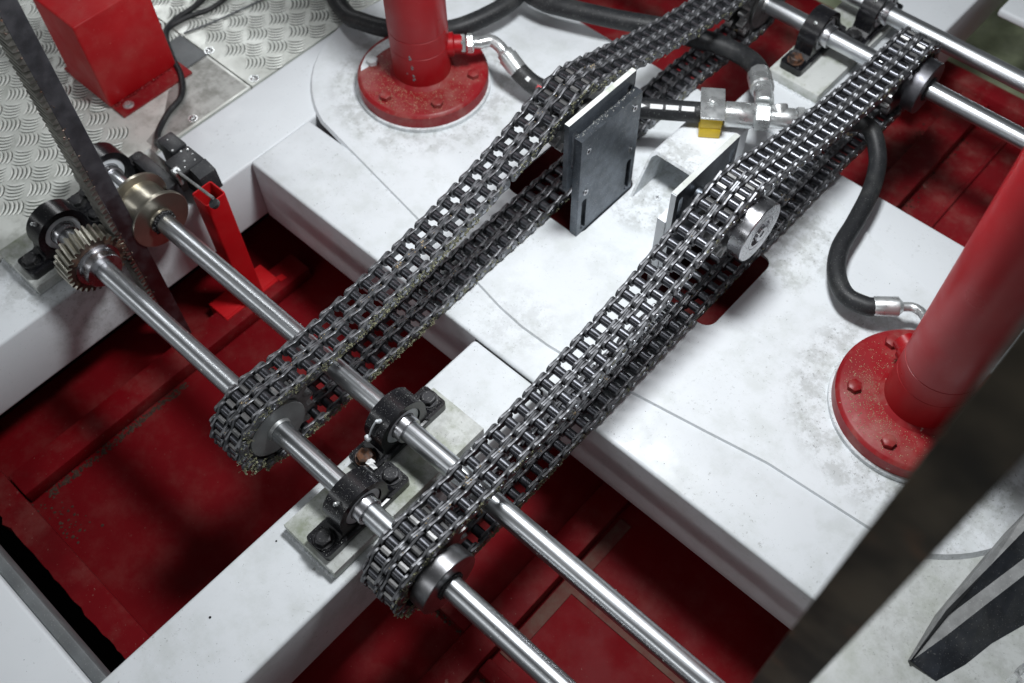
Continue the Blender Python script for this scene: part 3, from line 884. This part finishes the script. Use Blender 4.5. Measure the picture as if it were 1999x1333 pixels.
for (a, z, w, h) in ((-62, .080, .006, .020), (-60, .045, .004, .014), (-59, .010, .007, .020), (-72, .02, .002, .006)):
    for q in range(7):
        aa = math.radians(a + random.uniform(-1.4, 1.4)); zz = z + random.uniform(-h / 2, h / 2)
        c = Vector((-1.66 + .0812 * math.cos(aa), 1.02 + .0812 * math.sin(aa), zz))
        lathe(bm, [(-.001, w * .5), (.0004, w * .5 * random.uniform(.6, 1))], c, (math.cos(aa), math.sin(aa), 0), 7)
obj('paint_chips', bm, MGREY, hcL, smooth=0)
# sawdust on flanges
for (cx, hc) in ((-1.66, hcL), (-.086, hcR)):
    bm = bmesh.new()
    for i in range(900):
        a = random.gauss(-80 if cx < -1 else -130, 45); r = random.uniform(.092, .172)
        blob(bm, (cx + r * math.cos(math.radians(a)), 1.02 + r * math.sin(math.radians(a)), -.0335), random.uniform(.0004, .0012))
    d = obj('sawdust', bm, MTAN, hc, smooth=0); d['kind'] = 'stuff'

# ---------------------------------------------------------------- hoses and fittings
HR = .0265
def lerp(a, b, t): return Vector(a) * (1 - t) + Vector(b) * t
def ferrule(bm, a, b, r=.031, facets=True):
    a, b = Vector(a), Vector(b); L = (b - a).length
    lathe(bm, [(0, r * .9), (.003, r), (L * .72, r), (L * .74, r * .86), (L * .9, r * .84), (L, r * .6)], a, b - a, 12 if facets else 28)
    return bm
# black hose behind the left cylinder
t = thing('hydraulic_hose', 'thick black hose passing behind the red cylinder at the top', 'hose', (-1.75, 1.1, 0), 'black hydraulic hoses')
b, _ = tube(bmesh.new(), [(-2.25, 1.14, -.03), (-2.02, 1.045, -.04), (-1.93, 1.045, -.035), (-1.84, 1.075, -.03), (-1.76, 1.135, -.03), (-1.695, 1.195, -.02), (-1.655, 1.29, -.01), (-1.64, 1.38, .0), (-1.66, 1.50, .02)], HR, 20)
obj('hose', b, MRUB, t)
# long hose from top centre to the tee
t = thing('hydraulic_hose', 'long black hose running under the left chain from the top edge to the tee fitting', 'hose', (-1.2, 1.5, 0), 'black hydraulic hoses')
b, _ = tube(bmesh.new(), [(-1.75, 1.42, .02), (-1.584, 1.425, .0), (-1.506, 1.446, .0), (-1.364, 1.505, .0), (-1.232, 1.57, .0), (-1.156, 1.589, .0), (-1.086, 1.614, .0), (-1.000, 1.622, .0), (-.945, 1.598, .012), (-.915, 1.560, .030)], HR * 1.04, 20)
obj('hose', b, MRUB, t)
b = ferrule(bmesh.new(), (-.915, 1.562, .028), (-.848, 1.475, .062), .032)
obj('ferrule', b, MZN, t)
b, _ = tube(bmesh.new(), [(-.856, 1.485, .058), (-.838, 1.462, .068), (-.822, 1.437, .072)], .025, 20)
obj('elbow', b, MZN, t)
# short clamped hose with tee
hu = Vector((.811, .585, 0)).normalized(); hv = Vector((-.585, .811, 0))
H0 = Vector((-1.053, 1.222, .066))
def hp(s, z=.066): q = H0 + hu * s; return Vector((q.x, q.y, z))
t = thing('hydraulic_hose', 'clamped black hose with white printed dashes ending in a silver tee', 'hose', tuple(hp(.15)), 'black hydraulic hoses')
b, _ = tube(bmesh.new(), [hp(-.14), hp(0), hp(.10), hp(.218)], HR, 24, 4)
obj('hose', b, MRUB, t)
b = lathe(bmesh.new(), [(.21, .026), (.212, .031), (.216, .0325), (.282, .0325), (.286, .030), (.290, .027), (.292, .027)], H0, hu, 32)
obj('ferrule', b, MZN, t)
b = bmesh.new(); hexa(b, H0, hu, .036, .290, .326, .5); obj('nut', b, MZN, t)
b = lathe(bmesh.new(), [(.326, .024), (.330, .027), (.388, .027), (.392, .025)], H0, hu, 32)
lathe(b, [(0, .026), (.03, .026), (.032, .022)], hp(.352, .066), (-.45, .35, .35), 24)
obj('tee_body', b, MZN, t)
b = bmesh.new(); hexa(b, H0, hu, .034, .394, .412, .2); hexa(b, H0, hu, .030, .416, .430, .1); obj('nut', b, MZN, t)
for i, (s0, s1) in enumerate(((.022, .054), (.062, .094), (.102, .134))):    # printed dashes
    bm = bmesh.new(); ring = []
    nrm = (CP - hp(.08)).normalized(); nrm = (nrm - hu * nrm.dot(hu)).normalized(); tt = hu.cross(nrm)
    ang0 = .25
    for s in (s0, s1):
        ring.append([bm.verts.new(hp(s) + (nrm * math.cos(ang0 + q) + tt * -math.sin(ang0 + q)) * (HR + .0004)) for q in (-.22, -.1, .0, .1, .22)])
    for a in range(4): bm.faces.new((ring[0][a], ring[0][a + 1], ring[1][a + 1], ring[1][a]))
    obj('printed_dash', bm, MLAB, t)
bm = bmesh.new(); nn = nrm * math.cos(.25) + tt * -math.sin(.25); sd = hu.cross(nn)
c = hp(.004) + nn * (HR + .0005)
bm.faces.new([bm.verts.new(c - hu * .008 + sd * .006), bm.verts.new(c - hu * .008 - sd * .006), bm.verts.new(c + hu * .010)])
obj('printed_arrow', bm, MLAB, t)
# clamp
t = thing('pipe_clamp', 'yellow pipe clamp with a bent silver top plate gripping the hose', 'clamp', tuple(hp(.180, .03)))
def obox(s0, s1, v0, v1, z0, z1, bev=.002):
    b = box(s0, s1, v0, v1, z0, z1, bev)
    for v in b.verts:
        q = H0 + hu * v.co.x + hv * v.co.y; v.co = Vector((q.x, q.y, v.co.z))
    return b
obj('clamp_block', obox(.152, .206, -.052, .046, .0295, .062), MYEL, t)
obj('clamp_block', obox(.152, .206, -.052, .046, .063, .098), MYEL, t)
obj('top_plate', obox(.148, .210, -.058, .052, .0985, .1045, .0025), MZN, t)
b = bmesh.new(); q = hp(.178); lathe(b, [(0, .014), (.002, .014)], (q.x, q.y, .1045), (0, 0, 1), 20); hexa(b, (q.x, q.y, .1065), (0, 0, 1), .011, 0, .009, .3)
obj('bolt', b, MZN, t)
# folded white bracket under the clamp
t = thing('clamp_bracket', 'white folded sheet bracket open at the front, standing on the deck under the clamp', 'bracket', (-.895, 1.25, ZP))
bm = bmesh.new()
th = .007
zt = .0285
sec = [(-.962, ZP), (-.962, zt - .014), (-.958, zt - .004), (-.948, zt), (-.840, zt), (-.830, zt - .004), (-.826, zt - .014), (-.826, ZP), (-.826 - th, ZP), (-.826 - th, zt - .014 - th * .4), (-.843, zt - th), (-.945, zt - th), (-.962 + th, zt - .014 - th * .4), (-.962 + th, ZP)]
yf = lambda z: 1.084 + (z - ZP) / (zt - ZP) * .078
extr(bm, [sec], lambda a, b: (a, yf(b), b), lambda a, b: (a, 1.395, b))
obj('bent_sheet', bm, MW, t, smooth=50)
# hose on the right, S-shaped
t = thing('hydraulic_hose', 'thick black hose curving in an S across the white deck to the right cylinder', 'hose', (-.45, 1.3, 0), 'black hydraulic hoses')
b, _ = tube(bmesh.new(), [(-.70, 1.475, .066), (-.655, 1.53, .045), (-.60, 1.60, .02), (-.535, 1.560, -.01), (-.492, 1.475, -.03), (-.466, 1.360, -.038), (-.449, 1.262, -.038), (-.414, 1.190, -.036), (-.362, 1.146, -.034), (-.310, 1.148, -.030), (-.287, 1.162, -.028)], HR * .86, 22)
obj('hose', b, MRUB, t)
b = lathe(bmesh.new(), [(0, .022), (.003, .0245), (.058, .0245), (.062, .020), (.070, .012)], (-.296, 1.156, -.028), (.78, .62, .05), 10)
obj('ferrule', b, MZN, t)
b, _ = tube(bmesh.new(), [(-.243, 1.198, -.024), (-.222, 1.212, -.022), (-.195, 1.205, -.015), (-.160, 1.165, -.0), (-.13, 1.11, .02)], .0115, 16)
obj('pipe_end', b, MZN, t)
# hose at the left cylinder port
P0 = Vector((-1.66, 1.02, .05)); pd = Vector((math.cos(math.radians(PORT)), math.sin(math.radians(PORT)), 0))
t = thing('hydraulic_hose', 'black hose with a red printed label, leaving the port of the top red cylinder', 'hose', tuple(P0 + pd * .12), 'black hydraulic hoses')
b = bmesh.new(); hexa(b, P0, pd, .027, .113, .126, .2); hexa(b, P0, pd, .027, .130, .147, .6); obj('nut', b, MZN, t)
pa = P0 + pd * .145
b, _ = tube(bmesh.new(), [pa, P0 + pd * .165, (-1.528, 1.164, .050), (-1.500, 1.168, .044), (-1.480, 1.167, .032)], .0165, 16)
obj('bent_pipe', b, MZN, t)
b = ferrule(bmesh.new(), (-1.428, 1.166, .000), (-1.487, 1.167, .038), .027, False); obj('ferrule', b, MZN, t)
hc = [(-1.442, 1.166, .008), (-1.412, 1.166, -.006), (-1.372, 1.169, -.018), (-1.315, 1.189, -.030), (-1.257, 1.213, -.038), (-1.17, 1.25, -.038), (-1.10, 1.28, -.035)]
b, C = tube(bmesh.new(), hc, HR, 22); obj('hose', b, MRUB, t)
def hose_frame(C, s, ang=0.):
    cum = [0.]
    for a, c in zip(C, C[1:]): cum.append(cum[-1] + (c - a).length)
    i = min(max(j for j in range(len(cum)) if cum[j] <= s), len(C) - 2)
    f = (s - cum[i]) / max(1e-6, cum[i + 1] - cum[i]); c = C[i].lerp(C[i + 1], f); tg = (C[i + 1] - C[i]).normalized()
    nr = (CP - c).normalized(); nr = (nr - tg * nr.dot(tg)).normalized(); w = tg.cross(nr)
    nn = nr * math.cos(ang) + w * math.sin(ang)
    return c, tg, nn, w * math.cos(ang) - nr * math.sin(ang)
def on_hose(C, s0, s1, ang, half, mat, name, parent, n=10):
    bm = bmesh.new(); rows = []
    for k in range(n + 1):
        row = []
        for q in (-half, -half / 2, 0, half / 2, half):
            c, tg, nn, w = hose_frame(C, s0 + (s1 - s0) * k / n, ang + q)
            row.append(bm.verts.new(c + nn * (HR + .0005)))
        rows.append(row)
    for a, b2 in zip(rows, rows[1:]):
        for q in range(4): bm.faces.new((a[q], a[q + 1], b2[q + 1], b2[q]))
    return obj(name, bm, mat, parent)
on_hose(C, .086, .20, .10, .30, MLABR, 'red_label', t)
on_hose(C, .050, .062, -.1, .22, MLAB, 'white_mark', t, 3)
for k, chh in enumerate('FORCESTR'):       # lettering on the red label, as far as the chain leaves it in view
    c, tg, nn, w = hose_frame(C, .104 + k * .0108, .10)
    fc = bpy.data.curves.new('lettering', 'FONT'); fc.body = chh; fc.size = .0135; fc.align_x = 'CENTER'; fc.align_y = 'CENTER'; fc.extrude = .00015
    fc.materials.append(MLAB)
    tmp = bpy.data.objects.new('letter_curve', fc); COL.objects.link(tmp)
    bpy.context.view_layer.update()
    lme = bpy.data.meshes.new_from_object(tmp.evaluated_get(bpy.context.evaluated_depsgraph_get()))
    bpy.data.objects.remove(tmp); fo = bpy.data.objects.new('letter', lme); COL.objects.link(fo)
    yv = nn.cross(tg).normalized()
    M4 = Matrix((tg, yv, nn)).transposed().to_4x4(); M4.translation = c + nn * (HR + .0009)
    fo.parent = t; fo.matrix_parent_inverse = Matrix.Translation(-t.location); fo.matrix_basis = M4

# ---------------------------------------------------------------- cables, limit switch, red post
t = thing('cable', 'thin black cable curling from the limit switch up behind the red box', 'cable', (-2.1, .5, ZT))
b, _ = tube(bmesh.new(), [(-1.965, .353, -.010), (-2.0, .356, -.035), (-2.035, .366, -.078), (-2.085, .402, -.092), (-2.125, .465, -.094), (-2.150, .530, -.094), (-2.215, .580, -.092), (-2.30, .612, -.092), (-2.385, .655, -.092), (-2.42, .71, -.092), (-2.425, .80, -.092), (-2.46, .95, -.092)], .0085, 12)
obj('sheath', b, MRUB, t)
t = thing('cable', 'second black cable beside the first, bending off at the top edge of the picture', 'cable', (-2.4, .8, ZT))
b, _ = tube(bmesh.new(), [(-2.32, .618, -.094), (-2.40, .668, -.093), (-2.405, .74, -.093), (-2.38, .83, -.093), (-2.40, .98, -.093)], .0075, 12)
obj('sheath', b, MRUB, t)
t = thing('cable', 'thin grey wire lying on the tread floor behind the red box', 'cable', (-2.35, .8, ZT))
b, _ = tube(bmesh.new(), [(-2.36, .70, -.098), (-2.33, .80, -.098), (-2.30, .95, -.098), (-2.27, 1.1, -.098)], .003, 8)
obj('sheath', b, MGREY, t)
t = thing('limit_switch', 'black limit switch with a silver lever and black roller over the red post', 'switch', (-1.83, .33, ZT))
obj('switch_body', box(-1.912, -1.772, .333, .378, ZT + .001, .012, .004), MPLA, t)
obj('cover_plate', box(-1.912, -1.845, .331, .379, .0125, .028, .005), MPLA, t)
obj('switch_head', box(-1.840, -1.772, .300, .378, .0125, .024, .003), MPLA, t)
bm = bmesh.new()
for (x, y, z, r) in ((-1.890, .352, .028, .0025), (-1.850, .338, .028, .005), (-1.835, .352, .024, .0052), (-1.828, .368, .024, .006), (-1.806, .366, .024, .004), (-1.802, .338, .024, .004), (-1.786, .358, .024, .004), (-1.784, .325, .024, .0042)):
    lathe(bm, [(0, r * .75), (.0015, r * .75), (.002, r * .5)], (x, y, z), (0, 0, 1), 12)
obj('cover_screws', bm, MZN, t)
bm = bmesh.new()   # angled end shroud
extr(bm, [[(-1.772, -.060), (-1.772, .022), (-1.735, .010), (-1.728, -.050)]], lambda a, b: (a, .330, b), lambda a, b: (a, .380, b))
obj('end_shroud', bm, MPLA, t)
bm = box(-1.935, -1.790, .262, .2985, ZT + .002, -.012, .002)
obj('mounting_bracket', bm, MPLA, t)
b = lathe(bmesh.new(), [(0, .017), (.004, .019), (.020, .019), (.024, .014), (.030, .012)], (-1.910, .353, -.012), (-.92, 0, .1), 14)
obj('cable_gland', b, MGREY, t)
bm = bmesh.new()
a, c = Vector((-1.815, .302, .030)), Vector((-1.662, .302, .044)); d = (c - a).normalized()
b, _ = tube(bmesh.new(), [a, a.lerp(c, .5), c], .0042, 8, 2)
lathe(b, [(0, .009), (.008, .009)], a - Vector((0, 0, .006)), (0, 0, 1), 14)
bx(b, -1.830, -1.808, .292, .312, .016, .030, .002)
lathe(b, [(0, .006), (.040, .006)], (-1.818, .302, -.02), (0, 0, 1), 12)
lv = obj('lever', b, MZN, t)
b = lathe(bmesh.new(), [(0, .005), (0, .013), (.010, .013), (.010, .005)], (-1.662, .297, .030), (.1, .55, -1), 20)
obj('lever_roller', b, MPLA, lv)
for ch in list(t.children):
    if not ch.name.startswith('lever'): ch.location.x -= .030
t = thing('red_post', 'bright red square tube post, open at its top, under the limit switch lever', 'post', (-1.72, .32, ZR))
bm = bmesh.new()
extr(bm, [rrect(-1.752, -1.690, .288, .350, .006, 3), rrect(-1.7485, -1.6935, .2915, .3465, .004, 3)], lambda a, b: (a, b, ZR + .0065), lambda a, b: (a, b, .0))
obj('tube_wall', bm, MRX, t)

# ---------------------------------------------------------------- guide plates beside the idlers
t = thing('idler_bracket', 'pair of dark steel plates standing in the left deck slot beside the left chain', 'bracket', (-.99, 1.0, ZP))
slot = lambda y0, y1, z0, z1: rrect(y0, y1, z0, z1, .0068, 3)
bm = bmesh.new()
extr(bm, [[(.889, -.21), (1.110, -.21), (1.110, .252), (.889, .252)], slot(.903, .921, -.075, .035), slot(1.078, 1.096, -.075, .035)], lambda a, b: (-1.0025, a, b), lambda a, b: (-.980, a, b))
obj('slotted_plate', bm, MPL, t)
bm = bmesh.new()
extr(bm, [[(.868, .085), (1.108, .085), (1.108, .303), (.868, .303)], slot(.882, .898, .150, .272), slot(1.080, 1.096, .150, .272)], lambda a, b: (-1.0165, a, b), lambda a, b: (-1.003, a, b))
obj('rear_plate', bm, [MPL, MW], t)
obj('painted_top_edge', box(-1.0165, -1.0032, .8682, 1.1078, .3032, .3042, 0), MWR, t)
for (y, z) in ((.915, .205), (1.085, .215), (.915, .060), (1.085, .075)):
    b = lathe(bmesh.new(), [(0, .009), (.0015, .009), (.0012, .005), (0, .004)], (-.9798, y, z), (1, 0, 0), 16)
    obj('countersunk_screw', b, MHB, t)
b = lathe(bmesh.new(), [(0, .012), (.05, .012)], (-1.07, 1.012, .171), (1, 0, 0), 20); obj('spacer', b, MBK, t)
t = thing('idler_bracket', 'steel plate with a white painted top edge, left of the right chain', 'bracket', (-.745, 1.05, ZP))
bm = bmesh.new()
extr(bm, [[(.930, -.20), (1.170, -.20), (1.170, .222), (.930, .222)], slot(.944, .960, .095, .195), slot(1.142, 1.158, .095, .195)], lambda a, b: (-.752, a, b), lambda a, b: (-.738, a, b))
obj('slotted_plate', bm, MPL, t)
obj('painted_top_edge', box(-.752, -.738, .930, 1.170, .2222, .2240, 0), MWG, t)
obj('painted_end_edge', box(-.752, -.738, .928, .9298, -.085, .2222, 0), MW, t)
bm = bmesh.new()
extr(bm, [[(.925, -.20), (1.15, -.20), (1.15, .120), (.925, .120)]], lambda a, b: (-.775, a, b), lambda a, b: (-.7525, a, b))
obj('front_plate', bm, MW, t)

# ---------------------------------------------------------------- slate grey chute at lower right, plastic film
t = thing('chute', 'dark slate steel channel tapering to a point at the lower right corner', 'chute', (.24, .6, ZT))
ST = [[(0.2619, 0.5236, -0.102), (0.2043, 0.521, -0.09), (0.2048, 0.5241, -0.09), (0.2022, 0.5209, -0.084), (0.2010, 0.5178, -0.086)],
      [(0.2887, 0.5921, -0.102), (0.2284, 0.603, -0.062), (0.2098, 0.6359, -0.062), (0.1993, 0.6347, -0.042), (0.1942, 0.6357, -0.042)],
      [(0.3067, 0.6644, -0.102), (0.252, 0.6962, -0.042), (0.2346, 0.7284, -0.042), (0.2155, 0.7571, -0.012), (0.2025, 0.754, -0.012)],
      [(0.3368, 0.7417, -0.102), (0.2763, 0.7896, -0.022), (0.2596, 0.8219, -0.022), (0.2269, 0.8506, 0.018), (0.2118, 0.8798, 0.018)],
      [(0.3957, 0.8952, -0.102), (0.3188, 0.9531, -0.002), (0.3038, 0.9844, -0.002), (0.2583, 1.028, 0.048), (0.2375, 1.0714, 0.048)]]
def loft(secs, mi):
    bm = bmesh.new(); rings = [[bm.verts.new(p) for p in sc] for sc in secs]; n = len(rings[0])
    for a, b in zip(rings, rings[1:]):
        for k in range(n):
            f = bm.faces.new((a[k], a[(k + 1) % n], b[(k + 1) % n], b[k])); f.material_index = mi[k] if k < len(mi) else 0
    bm.faces.new(rings[0]); bm.faces.new(rings[-1])
    return bm
dn = lambda p, z=ZT + .0005: (p[0], p[1], z)
secs = [[(p[0][0], p[0][1], ZT + .0005), p[1], p[2], dn(p[2])] for p in ST]
bm = loft(secs, [0, 1, 0, 0])
obj('front_wall', bm, [MCHU, MCHL], t, smooth=0)
secs = [[dn(p[2], p[2][2] - .0008), p[3], p[4], (p[4][0] - .001, p[4][1] + .004, ZT + .001), dn(p[2], ZT + .001)] for p in ST]
bm = loft(secs, [0, 1, 1, 0, 0])
obj('rear_flange', bm, [MCHU, MCHL], t, smooth=0)
t = thing('plastic_film', 'crumpled clear plastic film in the bottom right corner', 'film', (.38, .62, ZT))
bm = bmesh.new(); G = 22; vs = []
for i in range(G):
    for j in range(G):
        u, v = i / (G - 1), j / (G - 1)
        z = ZT + .03 + .012 * math.sin(u * 17 + v * 9) + .010 * math.sin(v * 23 - u * 11) + random.uniform(-.003, .003)
        vs.append(bm.verts.new((.355 + .16 * u + .03 * v, .60 + .17 * v - .03 * u, z)))
for i in range(G - 1):
    for j in range(G - 1): bm.faces.new((vs[i * G + j], vs[(i + 1) * G + j], vs[(i + 1) * G + j + 1], vs[i * G + j + 1]))
obj('film_sheet', bm, MCLR, t, smooth=25)

# ---------------------------------------------------------------- things on the green floor at the back
t = thing('floor_cable', 'dark cable lying on the green floor beyond the outermost shaft', 'cable', (0, 3, -.6))
b, _ = tube(bmesh.new(), [(-.30, 2.52, -.585), (-.22, 2.75, -.585), (-.14, 3.05, -.585), (-.02, 3.4, -.585)], .02, 12)
obj('sheath', b, MRUB, t)
# zip of wood chip on the block, torn sealing tag
t = thing('paper_scrap', 'small torn white scrap caught between the two near pillow blocks', 'scrap', (-.86, .085, -.02))
bm = bmesh.new()
sv = [[bm.verts.new((-.866 + .006 * i + random.gauss(0, .001), .066 + .0055 * j + random.gauss(0, .0012), .022 + random.uniform(-.003, .005) - .002 * abs(j - 1))) for j in range(4 - (i > 2))] for i in range(5)]
for i in range(4):
    for j in range(min(len(sv[i]), len(sv[i + 1])) - 1): bm.faces.new((sv[i][j], sv[i + 1][j], sv[i + 1][j + 1], sv[i][j + 1]))
g2 = bmesh.ops.extrude_face_region(bm, geom=bm.faces[:])
for v in g2['geom']:
    if isinstance(v, bmesh.types.BMVert): v.co.z += .001
obj('scrap', bm, MLAB, t, smooth=0)

# ---------------------------------------------------------------- crumbs scattered over shafts, blocks and deck
bm = bmesh.new()
def tiny(c, r):
    c = Vector(c); vs = [bm.verts.new(c + Vector((random.uniform(-1, 1), random.uniform(-1, 1), random.uniform(-1, 1))).normalized() * r * random.uniform(.6, 1.2)) for _ in range(4)]
    for f in ((0, 1, 2), (0, 2, 3), (0, 3, 1), (1, 3, 2)): bm.faces.new([vs[i] for i in f])
for (y, x0, x1, n) in ((0, -1.7, .2, 900), (.187, -1.7, .2, 700), (1.845, -.55, .3, 120)):
    for i in range(n):
        a = math.radians(random.gauss(90, 42)); x = random.uniform(x0, x1)
        tiny((x, y + .0253 * math.cos(a), .0253 * math.sin(a)), random.choice((.0007, .0009, .0012, .0016)))
for (x, y) in ((-.832, 0), (-.905, .187)):
    for i in range(230):
        a = math.radians(random.uniform(20, 165)); tiny((x + random.uniform(-.026, .026), y + .067 * math.cos(a), .067 * math.sin(a)), random.uniform(.0004, .0010))
    for i in range(180): tiny((x + random.uniform(-.033, .033), y + random.choice((-1, 1)) * random.uniform(.07, .12), -.042), random.uniform(.0006, .0016))
for i in range(260): tiny((-.79 + random.gauss(0, .02), random.uniform(-.15, .33), -.0698), random.uniform(.0008, .0018))
for i in range(200): tiny((-1.0 + random.gauss(0, .006), random.uniform(.89, 1.1), .254), random.uniform(.0008, .002))
for i in range(260): 
    a = random.uniform(0, 6.28); r = random.uniform(.02, .075); tiny((-.5585, 1.015 + r * math.cos(a), .160 + r * math.sin(a)), random.uniform(.0006, .0013))
tag(obj('crumbs', bm, MCRUMB, None, smooth=0), 'pale crumbs scattered over the shafts, blocks and plates', 'debris', kind='stuff')

bm = bmesh.new()      # dark grit that fell off the chains
def grit(n, xc, sx, y0, y1, z):
    for i in range(n):
        x = random.gauss(xc, sx); y = random.uniform(y0, y1)
        if (-1.235 < x < -.977 and .89 < y < 1.14) or (-.80 < x < -.56 and .886 < y < 1.16): continue
        k = random.random(); tiny((x, y, z + .0004), random.uniform(.0005, .0010) if k < .85 else random.uniform(.0010, .0022))
grit(420, XL, .075, .74, 1.32, ZP); grit(420, XR, .075, .74, 1.32, ZP); grit(140, XL, .06, .51, .60, -.0965); grit(160, XR, .06, .51, .60, -.0965)
grit(200, -.86, .05, -.9, .49, ZT); grit(160, -.87, .3, .73, 1.3, ZP); grit(120, -.4, .2, .51, .62, -.0965); grit(90, -1.4, .2, .51, .68, -.0965)
tag(obj('grit', bm, plain('dark_grit', (.05, .05, .04), .9, var=.5), None, smooth=0), 'dark grit fallen from the chains onto the white deck', 'debris', kind='stuff')
